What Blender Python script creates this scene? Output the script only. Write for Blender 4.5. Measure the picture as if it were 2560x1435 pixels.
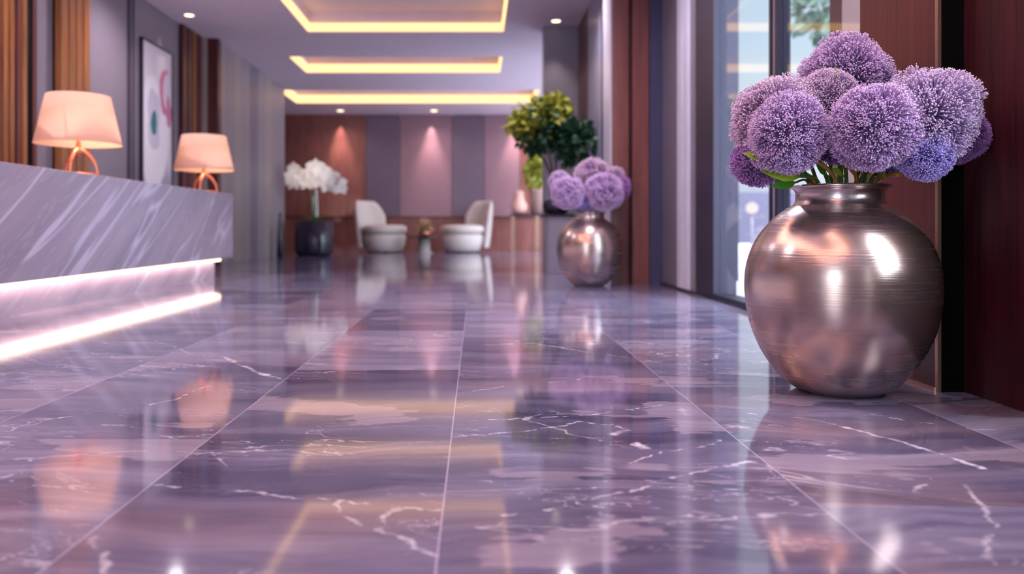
import bpy, bmesh, math, random
from mathutils import Vector, Matrix, noise
R = math.radians
PI = math.pi
for o in list(bpy.data.objects):
    bpy.data.objects.remove(o)
scene = bpy.context.scene
COL = scene.collection
random.seed(7)

# ------------------------------------------------------------------ camera
EYE = 0.55          # lens height above the floor, metres
F = 2000.0          # focal length in pixels of a 2560 px wide frame
VX, VY = 1190.0, 572.0
cam = bpy.data.cameras.new('camera')
cam.sensor_width = 36.0
cam.lens = 36.0 * F / 2560.0
cam.shift_x = (1280 - VX) / 2560.0
cam.shift_y = -(717.5 - VY) / 2560.0
cam.clip_start = 0.05
cam.clip_end = 300
cam.dof.use_dof = True
cam.dof.focus_distance = 2.55
cam.dof.aperture_fstop = 1.7
camo = bpy.data.objects.new('camera', cam)
camo.location = (0, 0, EYE)
camo.rotation_euler = (R(90), 0, 0)
COL.objects.link(camo)
scene.camera = camo

# ------------------------------------------------------------------ view / world
scene.view_settings.view_transform = 'Standard'
scene.view_settings.look = 'None'
scene.view_settings.exposure = 0.14
scene.view_settings.gamma = 1.0
scene.view_settings.use_curve_mapping = False

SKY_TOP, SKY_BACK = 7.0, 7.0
world = bpy.data.worlds.new('world')
scene.world = world
world.use_nodes = True
wn, wl = world.node_tree.nodes, world.node_tree.links
wn.clear()
wo = wn.new('ShaderNodeOutputWorld'); wb = wn.new('ShaderNodeBackground')
wt = wn.new('ShaderNodeTexCoord'); ws = wn.new('ShaderNodeSeparateXYZ'); wr = wn.new('ShaderNodeValToRGB')
wl.new(wt.outputs['Generated'], ws.inputs[0]); wl.new(ws.outputs['Z'], wr.inputs[0])
wr.color_ramp.elements[0].position = 0.0; wr.color_ramp.elements[0].color = (0.70, 0.74, 0.92, 1)
wr.color_ramp.elements[1].position = 0.5; wr.color_ramp.elements[1].color = (0.80, 0.84, 0.95, 1)
e = wr.color_ramp.elements.new(0.12); e.color = (0.86, 0.96, 1.0, 1)
e = wr.color_ramp.elements.new(0.25); e.color = (0.66, 0.84, 1.0, 1)
wl.new(wr.outputs[0], wb.inputs[0])
# sky boosted overhead and behind the camera, out of view, to light the room
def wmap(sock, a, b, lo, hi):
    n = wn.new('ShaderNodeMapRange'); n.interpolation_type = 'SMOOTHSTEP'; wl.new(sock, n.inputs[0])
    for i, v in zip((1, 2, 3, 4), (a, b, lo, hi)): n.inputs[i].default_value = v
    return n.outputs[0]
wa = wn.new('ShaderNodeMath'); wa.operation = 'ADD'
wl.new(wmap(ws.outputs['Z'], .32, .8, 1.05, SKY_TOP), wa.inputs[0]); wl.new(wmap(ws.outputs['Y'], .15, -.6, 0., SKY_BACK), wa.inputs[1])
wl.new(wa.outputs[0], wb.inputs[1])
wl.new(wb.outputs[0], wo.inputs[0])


def px(x, y, d):
    return Vector(((x - VX) * d / F, d, EYE - (y - VY) * d / F))


def fx(x, y):
    d = EYE * F / (y - VY)
    return ((x - VX) * d / F, d)


# ------------------------------------------------------------------ lamp helpers
WARM = (1.0, 0.66, 0.42)
def spot(loc, power, size, blend, color, target=None, radius=0.03, parent=None):
    l = bpy.data.lights.new('spot_light', 'SPOT'); l.energy = power; l.spot_size = R(size); l.spot_blend = blend
    l.color = color; l.shadow_soft_size = radius
    o = bpy.data.objects.new('spot_light', l); COL.objects.link(o); o.location = loc
    if target is not None:
        o.rotation_euler = (Vector(target) - Vector(loc)).to_track_quat('-Z', 'Y').to_euler()
    return o


def area(loc, sx, sy, power, color, rot):
    l = bpy.data.lights.new('area_light', 'AREA'); l.shape = 'RECTANGLE'; l.size = sx; l.size_y = sy
    l.energy = power; l.color = color
    o = bpy.data.objects.new('area_light', l); COL.objects.link(o); o.location = loc; o.rotation_euler = rot
    return o


def portal(loc, sx, sy, rot):
    o = area(loc, sx, sy, 1, (1, 1, 1), rot); o.data.cycles.is_portal = True; o.name = 'window_portal'
    return o


CEIL = 3.42
XG = 1.87      # glass line on the right
# daylight portals in the window openings (they only guide sampling of the sky)
portal((XG + .06, 5.5, 1.75), 4.6, 3.3, (0, R(-90) * -1, 0))
portal((1.75, -2.2, 1.75), 3.0, 3.1, (0, R(90), 0))
portal((-3.0, -4.42, 1.75), 2.0, 3.0, (R(-90), 0, 0))
portal((1.72, 1.58, 1.45), 1.7, 1.05, (0, R(90), 0))
portal((2.14, 15.8, 1.75), 6.6, 3.0, (0, R(90), 0))

# ------------------------------------------------------------------ node helper
class NT:
    def __init__(s, name):
        s.m = bpy.data.materials.new(name); s.m.use_nodes = True
        s.n = s.m.node_tree.nodes; s.l = s.m.node_tree.links; s.n.clear()
        s.out = s.n.new('ShaderNodeOutputMaterial')
    def put(s, sock, v):
        if v is None: return
        if isinstance(v, bpy.types.NodeSocket): s.l.new(v, sock)
        elif isinstance(v, (tuple, list, Vector)):
            v = tuple(v)
            if len(v) == 3 and len(sock.default_value) == 4: v = v + (1,)
            sock.default_value = v
        else: sock.default_value = v
    def math(s, op, a, b=None, c=None, clamp=False):
        n = s.n.new('ShaderNodeMath'); n.operation = op; n.use_clamp = clamp
        for i, v in enumerate((a, b, c)): s.put(n.inputs[i], v) if v is not None else None
        return n.outputs[0]
    def vmath(s, op, a, b=None, scale=None, out=0):
        n = s.n.new('ShaderNodeVectorMath'); n.operation = op
        s.put(n.inputs[0], a)
        if b is not None: s.put(n.inputs[1], b)
        if scale is not None: s.put(n.inputs['Scale'], scale)
        return n.outputs[out]
    def coord(s, kind='Object'):
        return s.n.new('ShaderNodeTexCoord').outputs[kind]
    def sep(s, v):
        n = s.n.new('ShaderNodeSeparateXYZ'); s.put(n.inputs[0], v); return n.outputs
    def comb(s, x, y, z):
        n = s.n.new('ShaderNodeCombineXYZ')
        for i, v in enumerate((x, y, z)): s.put(n.inputs[i], v)
        return n.outputs[0]
    def noise(s, v, scale, detail=3, rough=.5, dist=0.0):
        n = s.n.new('ShaderNodeTexNoise'); s.put(n.inputs['Vector'], v)
        n.inputs['Scale'].default_value = scale; n.inputs['Detail'].default_value = detail
        n.inputs['Roughness'].default_value = rough; n.inputs['Distortion'].default_value = dist
        return n.outputs['Fac'], n.outputs['Color']
    def white(s, v):
        n = s.n.new('ShaderNodeTexWhiteNoise'); n.noise_dimensions = '3D'; s.put(n.inputs['Vector'], v); return n.outputs['Value'], n.outputs['Color']
    def ramp(s, f, stops, mode='LINEAR'):
        n = s.n.new('ShaderNodeValToRGB'); r = n.color_ramp; r.interpolation = mode
        while len(r.elements) < len(stops): r.elements.new(0.5)
        for e, (p, c) in zip(r.elements, stops):
            e.position = p; e.color = tuple(c) + (1,) if len(c) == 3 else c
        s.put(n.inputs[0], f); return n.outputs[0]
    def smooth(s, f, a, b, lo=0.0, hi=1.0):
        n = s.n.new('ShaderNodeMapRange'); n.interpolation_type = 'SMOOTHSTEP'
        s.put(n.inputs[0], f)
        for i, v in zip((1, 2, 3, 4), (a, b, lo, hi)): s.put(n.inputs[i], v)
        return n.outputs[0]
    def mix(s, f, a, b, blend='MIX'):
        n = s.n.new('ShaderNodeMix'); n.data_type = 'RGBA'; n.blend_type = blend
        s.put(n.inputs[0], f); s.put(n.inputs[6], a); s.put(n.inputs[7], b); return n.outputs[2]
    def bump(s, h, strength=.2, dist=.01):
        n = s.n.new('ShaderNodeBump'); s.put(n.inputs['Height'], h)
        n.inputs['Strength'].default_value = strength; n.inputs['Distance'].default_value = dist
        return n.outputs[0]
    def bsdf(s, **k):
        n = s.n.new('ShaderNodeBsdfPrincipled')
        for key, v in k.items():
            s.put(n.inputs[key.replace('_', ' ')], v)
        return n.outputs[0]
    def done(s, sh):
        s.l.new(sh, s.out.inputs[0]); return s.m


def simple(name, col, rough=.5, metal=0.0, **k):
    t = NT(name)
    v, _ = t.noise(t.coord(), 6, 2)
    c = t.mix(v, tuple(x * .93 for x in col), tuple(min(1, x * 1.07) for x in col))
    return t.done(t.bsdf(Base_Color=c, Roughness=rough, Metallic=metal, **k))


def emit(name, col, strength):
    t = NT(name); n = t.n.new('ShaderNodeEmission'); n.inputs[0].default_value = tuple(col) + (1,)
    n.inputs[1].default_value = strength
    return t.done(n.outputs[0])


M = {}
M['ceiling'] = simple('ceiling_paint', (.78, .68, .76), .6)
M['grey_panel'] = simple('grey_wall_panel', (.20, .172, .215), .45)
M['grey_panel2'] = simple('pale_grey_wall_panel', (.30, .265, .29), .45)
M['beige_panel'] = simple('beige_grey_panel', (.36, .30, .29), .45)
M['mauve_panel'] = simple('mauve_wall_panel', (.27, .15, .19), .45)
M['plum_panel'] = simple('plum_wall_panel', (.15, .10, .145), .45)
M['dark_metal'] = simple('dark_metal', (.03, .028, .05), .35, .6)
M['frame'] = simple('dark_frame_metal', (.035, .031, .058), .35, .3)
M['frame_grey'] = simple('grey_frame_metal', (.22, .20, .25), .4, .2)
M['blue_metal'] = simple('blue_grey_metal', (.38, .39, .52), .3, .2)
M['bright_metal'] = simple('bright_metal_trim', (.78, .78, .92), .3, .1)
M['blue_dark'] = simple('dark_blue_lacquer', (.05, .05, .12), .4)
M['black'] = simple('black_lacquer', (.002, .0015, .002), .6, 0.0, Specular_IOR_Level=.1)
M['column'] = simple('slate_column', (.27, .27, .35), .35)
M['copper'] = simple('copper_lamp_metal', (.62, .22, .13), .38, .75)
M['brass'] = simple('bronze_trim', (.60, .38, .28), .25, .9)
M['upholstery'] = simple('cream_upholstery', (.60, .52, .50), .85)
M['dark_glossy'] = simple('dark_glossy', (.02, .015, .03), .18)
M['pot_blue'] = simple('dark_planter', (.018, .012, .035), .22)
M['blush'] = simple('blush_ceramic', (.72, .40, .34), .4)
M['pot_clay'] = simple('clay_pot', (.42, .25, .23), .6)
M['soil'] = simple('soil', (.04, .02, .012), .9)
M['stem'] = simple('stem_green', (.10, .20, .035), .45)
M['twig'] = simple('ochre_stem', (.45, .24, .05), .5)
M['bark'] = simple('bark', (.10, .06, .04), .8)
M['led'] = emit('warm_led_strip', (1.0, .58, .25), 1.95)
M['led_low'] = emit('warm_white_led_strip', (1.0, .72, .56), 3.4)
M['bulb'] = emit('lamp_bulb', (1.0, .70, .36), 4.0)
M['down'] = emit('downlight_glow', (1.0, .78, .50), 4.0)
M['paving'] = simple('pale_paving', (.42, .42, .48), .7)
M['garden_wall'] = simple('garden_wall_render', (.085, .078, .115), .8)
M['white_frame'] = simple('white_lacquer', (.7, .68, .72), .4)


def wood(name, c1, c2, rough=.35, scale=1.0, axis='z', spec=.5, grain=60.0):
    t = NT(name); x, y, z = t.sep(t.coord())[:3]
    v = t.comb(t.math('MULTIPLY', x, grain), t.math('MULTIPLY', y, grain), t.math('MULTIPLY', z, 1.6))
    a, _ = t.noise(v, 1.0, 4, .6, .3)
    v2 = t.comb(t.math('MULTIPLY', x, 5.), t.math('MULTIPLY', y, 5.), t.math('MULTIPLY', z, .35))
    b, _ = t.noise(v2, 1.0, 3)
    f = t.math('ADD', t.math('MULTIPLY', a, .65), t.math('MULTIPLY', b, .35))
    c = t.ramp(f, [(.32, c1), (.66, c2)])
    return t.done(t.bsdf(Base_Color=c, Roughness=rough, Specular_IOR_Level=spec, Normal=t.bump(a, .25, .003)))


M['mahogany'] = wood('mahogany', (.05, .008, .010), (.12, .022, .022), .32)
M['mahogany_dark'] = wood('dark_mahogany', (.004, .0006, .0015), (.05, .006, .012), .5, spec=.25, grain=55)
M['walnut'] = wood('warm_walnut', (.09, .025, .01), (.36, .13, .04), .3)
M['red_wood'] = wood('red_wood_panel', (.16, .050, .045), (.28, .10, .085), .4, grain=12)
M['pillar_wood'] = wood('pillar_wood', (.15, .045, .042), (.24, .085, .075), .28, grain=20)


def metal_vase():
    t = NT('brushed_bronze_metal'); co = t.coord(); x, y, z = t.sep(co)[:3]
    ang = t.math('ARCTAN2', y, x)
    v = t.comb(t.math('MULTIPLY', ang, .9), t.math('MULTIPLY', z, 170.), 0.)
    a, _ = t.noise(v, 1.0, 2, .6, 0.)
    v3 = t.comb(t.math('MULTIPLY', ang, .5), t.math('MULTIPLY', z, 9.), 3.)
    band, _ = t.noise(v3, 1.0, 2)
    b, _ = t.noise(co, 160, 3)
    amt = t.smooth(band, .45, .62)
    line = t.math('MULTIPLY', t.math('SUBTRACT', a, .5), t.math('ADD', t.math('MULTIPLY', amt, 1.5), .35))
    cool, _ = t.noise(co, 3.2, 1)
    c = t.mix(t.smooth(cool, .4, .62), (.59, .43, .38), (.62, .54, .53))
    c = t.mix(t.math('ADD', .5, t.math('MULTIPLY', line, .9)), t.mix(.35, c, (.18, .10, .09)), c)
    h = line
    return t.done(t.bsdf(Base_Color=c, Metallic=.95, Roughness=t.math('ADD', .26, t.math('MULTIPLY', line, .10)),
                         Normal=t.bump(h, .3, .0015)))
M['vase'] = metal_vase()


def shade_mat():
    t = NT('linen_lamp_shade'); co = t.coord(); x, y, z = t.sep(co)[:3]
    n, _ = t.noise(co, 180, 2)
    c = t.mix(n, (.86, .62, .52), (.92, .70, .60))
    d = t.n.new('ShaderNodeBsdfDiffuse'); t.put(d.inputs[0], c)
    tr = t.n.new('ShaderNodeBsdfTranslucent'); t.put(tr.inputs[0], (.95, .74, .60, 1))
    m = t.n.new('ShaderNodeMixShader'); m.inputs[0].default_value = .45
    t.l.new(d.outputs[0], m.inputs[1]); t.l.new(tr.outputs[0], m.inputs[2])
    return t.done(m.outputs[0])
M['shade'] = shade_mat()


def glass_mat():
    t = NT('window_glass')
    tr = t.n.new('ShaderNodeBsdfTransparent'); tr.inputs[0].default_value = (.93, .95, .97, 1)
    gl = t.n.new('ShaderNodeBsdfGlossy'); gl.inputs['Roughness'].default_value = .01
    fr = t.n.new('ShaderNodeLayerWeight'); fr.inputs[0].default_value = .5
    f5 = t.math('POWER', fr.outputs['Facing'], 4.5)
    m = t.n.new('ShaderNodeMixShader'); t.l.new(t.math('ADD', .035, t.math('MULTIPLY', f5, .55)), m.inputs[0])
    t.l.new(tr.outputs[0], m.inputs[1]); t.l.new(gl.outputs[0], m.inputs[2])
    return t.done(m.outputs[0])
M['glass'] = glass_mat()


def marble_counter():
    t = NT('lavender_grey_marble'); co = t.coord(); x, y, z = t.sep(co)[:3]
    # slanted coordinates on the front face (y along the counter, z up)
    u = t.math('SUBTRACT', t.math('MULTIPLY', y, .83), t.math('MULTIPLY', z, 1.35))
    w = t.math('ADD', t.math('MULTIPLY', y, .35), t.math('MULTIPLY', z, .55))
    base = t.comb(t.math('MULTIPLY', u, 3.0), t.math('MULTIPLY', w, .7), t.math('MULTIPLY', x, 2.))
    n1, _ = t.noise(base, 1.0, 4, .55, .5)
    n2, _ = t.noise(base, .55, 3, .5, .8)
    n3, _ = t.noise(base, 2.6, 4, .6, .3)
    c = t.ramp(n1, [(.2, (.24, .215, .30)), (.5, (.30, .27, .37)), (.8, (.38, .34, .43))])
    r1 = t.smooth(t.math('ABSOLUTE', t.math('SUBTRACT', n2, .5)), .0, .028, 1., 0.)
    r2 = t.smooth(t.math('ABSOLUTE', t.math('SUBTRACT', n3, .52)), .0, .03, .28, 0.)
    v = t.math('MAXIMUM', r1, r2)
    c = t.mix(t.math('MULTIPLY', v, .65), c, (.62, .60, .80))
    return t.done(t.bsdf(Base_Color=c, Roughness=.25, Specular_IOR_Level=.5))
M['counter'] = marble_counter()


def marble_floor():
    t = NT('purple_marble_floor'); co = t.coord(); x, y, z = t.sep(co)[:3]
    xr = t.math('ADD', x, 1.351); xl = t.math('DIVIDE', t.math('MINIMUM', xr, 0.), .6747)
    ic = t.math('ADD', t.math('FLOOR', xl), 9.)
    dmin = t.math('ABSOLUTE', t.math('SUBTRACT', xr, t.math('MULTIPLY', t.math('ROUND', xl), .6747)))
    for L in (-.6985, -.065, .682, 1.36):
        ic = t.math('ADD', ic, t.math('GREATER_THAN', x, L))
        dmin = t.math('MINIMUM', dmin, t.math('ABSOLUTE', t.math('SUBTRACT', x, L)))
    # right of -.065 the index is 11
    off = t.math('ADD', .55, t.math('MULTIPLY', t.math('SUBTRACT', 11., ic), .17))
    yy = t.math('DIVIDE', t.math('SUBTRACT', y, off), 1.2)
    ir = t.math('FLOOR', yy); fr = t.math('FRACT', yy)
    dj = t.math('MULTIPLY', t.math('MINIMUM', fr, t.math('SUBTRACT', 1., fr)), 1.2)
    rnd, rcol = t.white(t.comb(ic, ir, 3.7))
    sh = t.vmath('SCALE', rcol, scale=37.0)
    p = t.vmath('ADD', co, sh)
    px_, py_, _z = t.sep(p)[:3]
    wv, wc = t.noise(p, 1.3, 2)
    st = t.comb(t.math('MULTIPLY', px_, .75), t.math('ADD', t.math('MULTIPLY', py_, 6.5), t.math('MULTIPLY', wv, 3.2)), 0.)
    s1, _ = t.noise(st, 1.0, 6, .62, .5)
    st2 = t.comb(t.math('MULTIPLY', px_, 1.6), t.math('ADD', t.math('MULTIPLY', py_, 24.), t.math('MULTIPLY', wv, 9.)), 0.)
    s2, _ = t.noise(st2, 1.0, 4, .6, .3)
    tone = t.math('ADD', t.math('MULTIPLY', s1, .75), t.math('ADD', t.math('MULTIPLY', s2, .22), t.math('MULTIPLY', t.math('SUBTRACT', rnd, .5), .22)))
    c = t.ramp(tone, [(.28, (.056, .053, .118)), (.44, (.138, .13, .23)), (.56, (.225, .215, .34)), (.72, (.35, .33, .48))])
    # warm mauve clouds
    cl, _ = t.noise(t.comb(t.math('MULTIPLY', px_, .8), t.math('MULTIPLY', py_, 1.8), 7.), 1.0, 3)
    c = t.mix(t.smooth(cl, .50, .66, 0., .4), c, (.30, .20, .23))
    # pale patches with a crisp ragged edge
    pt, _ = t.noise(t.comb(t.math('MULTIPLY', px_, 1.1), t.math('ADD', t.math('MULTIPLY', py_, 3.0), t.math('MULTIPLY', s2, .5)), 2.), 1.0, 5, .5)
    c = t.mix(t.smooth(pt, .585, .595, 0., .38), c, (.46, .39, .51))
    #
    # fine random veins
    q = t.comb(t.math('MULTIPLY', px_, .9), t.math('ADD', t.math('MULTIPLY', py_, 2.6), t.math('MULTIPLY', px_, .5)), 1.)
    f1, _ = t.noise(q, 1.0, 5, .55, .7)
    f2, _ = t.noise(q, 2.3, 5, .6, .9)
    gate, _ = t.noise(p, 1.7, 1)
    v1 = t.smooth(t.math('ABSOLUTE', t.math('SUBTRACT', f1, .5)), 0., .006, .6, 0.)
    v2 = t.smooth(t.math('ABSOLUTE', t.math('SUBTRACT', f2, .47)), 0., .006, .5, 0.)
    v = t.math('MULTIPLY', t.math('MAXIMUM', v1, v2), t.smooth(gate, .45, .62))
    # long named veins, drawn as distances to crooked polylines lying in the slabs
    wob, wcol = t.noise(co, 9, 3, .6)
    wo = t.vmath('SCALE', t.vmath('SUBTRACT', wcol, (.5, .5, .5)), scale=.075)
    wob2, wcol2 = t.noise(co, 45, 2)
    wo2 = t.vmath('SCALE', t.vmath('SUBTRACT', wcol2, (.5, .5, .5)), scale=.014)
    P = t.vmath('ADD', t.vmath('ADD', co, wo), wo2)
    fat, _ = t.noise(co, 14, 3, .7)
    polys = [
        ([(385, 850), (480, 885), (560, 893)], 3, .45), ([(560, 893), (620, 920), (700, 947)], 6, 1.),
        ([(0, 1090), (60, 1058), (150, 1043), (360, 1015), (430, 1000), (530, 963)], 3.4, .95),
        ([(215, 880), (360, 905)], 3, .4), ([(545, 845), (820, 858)], 3, .4),
        ([(390, 1212), (600, 1230), (820, 1250), (1090, 1280)], 7, .7),
        ([(830, 1252), (850, 1290), (895, 1312)], 8, .6), ([(990, 1268), (957, 1325), (1060, 1372), (1090, 1385)], 8, .65),
        ([(1140, 1053), (1440, 1040), (1650, 1013)], 3.2, .9),
        ([(1130, 1090), (1300, 1080), (1460, 1054), (1530, 1062), (1600, 1087)], 4, .9),
        ([(1150, 985), (1290, 962), (1450, 948)], 3, .6), ([(1210, 862), (1330, 858), (1480, 882)], 3.5, .8),
        ([(1840, 1030), (2060, 1052), (2110, 1068)], 3, .8), ([(2110, 1068), (2240, 1105), (2330, 1128), (2460, 1170)], 8, 1.),
        ([(2190, 1038), (2300, 1058), (2440, 1073), (2560, 1070)], 3.4, .8),
        ([(1270, 1285), (1500, 1250), (1620, 1212), (1760, 1172), (1880, 1150)], 6, .75),
        ([(1580, 1160), (1640, 1135), (1790, 1112), (1840, 1092)], 4, .8),
        ([(1860, 1105), (2000, 1098), (2110, 1108)], 3, .6),
        ([(2330, 1195), (2255, 1265)], 7, .6), ([(2410, 1210), (2440, 1245), (2492, 1310), (2470, 1390), (2500, 1435)], 8, .6),
        ([(225, 1345), (262, 1390), (272, 1435)], 12, .5), ([(0, 1200), (78, 1150)], 6, .6), ([(10, 1190), (60, 1213), (290, 1222)], 6, .5),
        ([(1560, 1075), (1540, 1083)], 12, .8), ([(1590, 1110), (1612, 1119)], 12, .9),
        ([(0, 1150), (150, 1140), (330, 1125), (480, 1128)], 5, .4), ([(1480, 880), (1640, 905)], 3, .5),
    ]
    big = None
    for pts, w, s in polys:
        for (a, b) in zip(pts[:-1], pts[1:]):
            A = Vector(fx(*a) + (0,)); B = Vector(fx(*b) + (0,)); BA = B - A
            wm = w * (A.y + B.y) / 2 / F * 1.5
            pa = t.vmath('SUBTRACT', P if big is None else t.vmath('ADD', P, t.vmath('SCALE', (1e-7, 0, 0), scale=big)), A)
            h = t.math('MULTIPLY', t.vmath('DOT_PRODUCT', pa, BA, out=1), 1 / BA.dot(BA), clamp=True)
            d = t.vmath('DISTANCE', pa, t.vmath('SCALE', tuple(BA), scale=h), out=1)
            k = t.smooth(d, wm * .15, wm * 1.0, s, 0.)
            big = k if big is None else t.math('MAXIMUM', big, k)
    big = t.math('MULTIPLY', big, t.smooth(fat, .36, .56, .35, 1.))
    v = t.math('MAXIMUM', v, big)
    c = t.mix(v, c, (.80, .76, .90))
    j1 = t.smooth(dmin, .0012, .0022, .75, 0.)
    j2 = t.smooth(dj, .0006, .0012, .35, 0.)
    c = t.mix(t.math('MAXIMUM', j1, j2), c, (.50, .44, .62))
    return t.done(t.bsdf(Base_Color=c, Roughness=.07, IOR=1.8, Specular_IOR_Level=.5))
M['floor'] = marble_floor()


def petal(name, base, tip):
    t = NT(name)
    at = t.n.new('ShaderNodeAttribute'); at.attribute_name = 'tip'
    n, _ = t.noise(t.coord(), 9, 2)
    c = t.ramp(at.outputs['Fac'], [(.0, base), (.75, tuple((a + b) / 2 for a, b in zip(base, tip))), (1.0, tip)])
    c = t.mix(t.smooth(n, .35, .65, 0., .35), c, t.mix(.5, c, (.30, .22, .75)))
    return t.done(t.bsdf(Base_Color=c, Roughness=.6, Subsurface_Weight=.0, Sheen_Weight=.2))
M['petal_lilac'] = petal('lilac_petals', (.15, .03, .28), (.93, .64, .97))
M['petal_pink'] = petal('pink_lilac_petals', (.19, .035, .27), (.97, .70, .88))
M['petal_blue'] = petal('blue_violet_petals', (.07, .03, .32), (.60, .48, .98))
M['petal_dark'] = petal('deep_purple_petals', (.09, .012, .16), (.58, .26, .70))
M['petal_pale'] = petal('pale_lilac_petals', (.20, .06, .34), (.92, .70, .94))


def leafmat(name, a, b, tr=.25):
    t = NT(name); n, _ = t.noise(t.coord(), 14, 2)
    c = t.mix(n, a, b)
    d = t.bsdf(Base_Color=c, Roughness=.4)
    tl = t.n.new('ShaderNodeBsdfTranslucent'); t.put(tl.inputs[0], c)
    m = t.n.new('ShaderNodeMixShader'); m.inputs[0].default_value = tr
    t.l.new(d, m.inputs[1]); t.l.new(tl.outputs[0], m.inputs[2])
    return t.done(m.outputs[0])
M['leaf_lime'] = leafmat('lime_leaf', (.30, .50, .02), (.42, .62, .04))
M['leaf_green'] = leafmat('green_leaf', (.05, .24, .02), (.09, .36, .04))
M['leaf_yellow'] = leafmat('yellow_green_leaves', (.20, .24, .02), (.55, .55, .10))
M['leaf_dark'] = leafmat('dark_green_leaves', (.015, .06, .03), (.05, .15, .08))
M['leaf_tree'] = leafmat('tree_leaves', (.05, .11, .09), (.13, .20, .13))
M['orchid'] = simple('orchid_petals', (.98, .90, .86), .5)
M['dried'] = simple('dried_flowers', (.42, .22, .14), .8)


def painting_mat():
    t = NT('abstract_canvas'); co = t.coord(); x, y, z = t.sep(co)[:3]    # y across (0..1.03), z up (0..2)
    n, nc = t.noise(co, 2.5, 3)
    w = t.vmath('ADD', co, t.vmath('SCALE', t.vmath('SUBTRACT', nc, (.5, .5, .5)), scale=.25))
    wx, wy, wz = t.sep(w)[:3]
    def ell(cy, cz, ry, rz, soft=.15):
        a = t.math('POWER', t.math('DIVIDE', t.math('SUBTRACT', wy, cy), ry), 2.)
        b = t.math('POWER', t.math('DIVIDE', t.math('SUBTRACT', wz, cz), rz), 2.)
        return t.smooth(t.math('ADD', a, b), 1 - soft, 1 + soft, 1., 0.)
    c = t.mix(t.smooth(wz, .25, .5), (.42, .38, .50), (.74, .70, .78))
    c = t.mix(ell(.40, .85, .48, .72), c, (.90, .88, .94))
    c = t.mix(t.math('MULTIPLY', ell(.38, 1.0, .20, .40), .6), c, (.50, .50, .62))
    c = t.mix(ell(.38, .98, .11, .17), c, (.02, .20, .24))
    ring = t.math('SUBTRACT', ell(.80, 1.42, .26, .34), ell(.88, 1.45, .20, .27))
    ring2 = ell(.86, 1.18, .09, .24)
    c = t.mix(t.math('MAXIMUM', ring, ring2), c, (.62, .20, .36))
    return t.done(t.bsdf(Base_Color=c, Roughness=.6))
M['painting'] = painting_mat()


# ------------------------------------------------------------------ mesh helpers
def link(name, me, mat=None, parent=None, loc=None):
    o = bpy.data.objects.new(name, me); COL.objects.link(o)
    if mat is not None:
        me.materials.clear()
        for m in (mat if isinstance(mat, list) else [mat]): me.materials.append(m)
    if parent is not None: o.parent = parent
    if loc is not None: o.location = loc
    return o


def obj(name, bm, mat, parent=None, loc=None, smooth=False):
    me = bpy.data.meshes.new(name); bm.to_mesh(me); bm.free()
    if smooth:
        for p in me.polygons: p.use_smooth = True
    return link(name, me, mat, parent, loc)


def tag(o, label=None, cat=None, group=None, kind=None):
    if label: o['label'] = label
    if cat: o['category'] = cat
    if group: o['group'] = group
    if kind: o['kind'] = kind
    return o


def thing(name, label, cat, loc=(0, 0, 0), rz=0, group=None):
    o = bpy.data.objects.new(name, None); COL.objects.link(o); o.empty_display_size = .1
    o.location = loc; o.rotation_euler = (0, 0, rz)
    return tag(o, label, cat, group)


def box(bm, x0, x1, y0, y1, z0, z1, bev=0, mi=0):
    x0, x1 = sorted((x0, x1)); y0, y1 = sorted((y0, y1)); z0, z1 = sorted((z0, z1))
    vs = [bm.verts.new(p) for p in ((x0, y0, z0), (x1, y0, z0), (x1, y1, z0), (x0, y1, z0), (x0, y0, z1), (x1, y0, z1), (x1, y1, z1), (x0, y1, z1))]
    fs = [bm.faces.new([vs[i] for i in q]) for q in ((3, 2, 1, 0), (4, 5, 6, 7), (0, 1, 5, 4), (1, 2, 6, 5), (2, 3, 7, 6), (3, 0, 4, 7))]
    for f in fs: f.material_index = mi
    if bev:
        es = list({e for f in fs for e in f.edges})
        bmesh.ops.bevel(bm, geom=es, offset=bev, segments=2, affect='EDGES', profile=.5)
    return bm


def B(x0, x1, y0, y1, z0, z1, bev=0):
    return box(bmesh.new(), x0, x1, y0, y1, z0, z1, bev)


def struct(name, bm, mat, smooth=False):
    return tag(obj(name, bm, mat, smooth=smooth), kind='structure')


def lathe(bm, prof, seg=64, cap0=True, cap1=False, c=(0, 0, 0)):
    rings = []
    for r, z in prof:
        rings.append([bm.verts.new((c[0] + r * math.cos(2 * PI * i / seg), c[1] + r * math.sin(2 * PI * i / seg), c[2] + z)) for i in range(seg)])
    for a, b in zip(rings[:-1], rings[1:]):
        for i in range(seg):
            j = (i + 1) % seg
            f = bm.faces.new((a[i], a[j], b[j], b[i])); f.smooth = True
    if cap0: bm.faces.new(rings[0][::-1])
    if cap1: bm.faces.new(rings[-1])
    return bm


def spline(pts, n=8):
    pts = [Vector(p) for p in pts]
    q = [pts[0] * 2 - pts[1]] + pts + [pts[-1] * 2 - pts[-2]]
    out = []
    for i in range(1, len(q) - 2):
        for k in range(n):
            s = k / n; a, b, c, d = q[i - 1], q[i], q[i + 1], q[i + 2]
            out.append(.5 * ((2 * b) + (c - a) * s + (2 * a - 5 * b + 4 * c - d) * s * s + (3 * b - a - 3 * c + d) * s ** 3))
    out.append(pts[-1])
    return out


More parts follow.
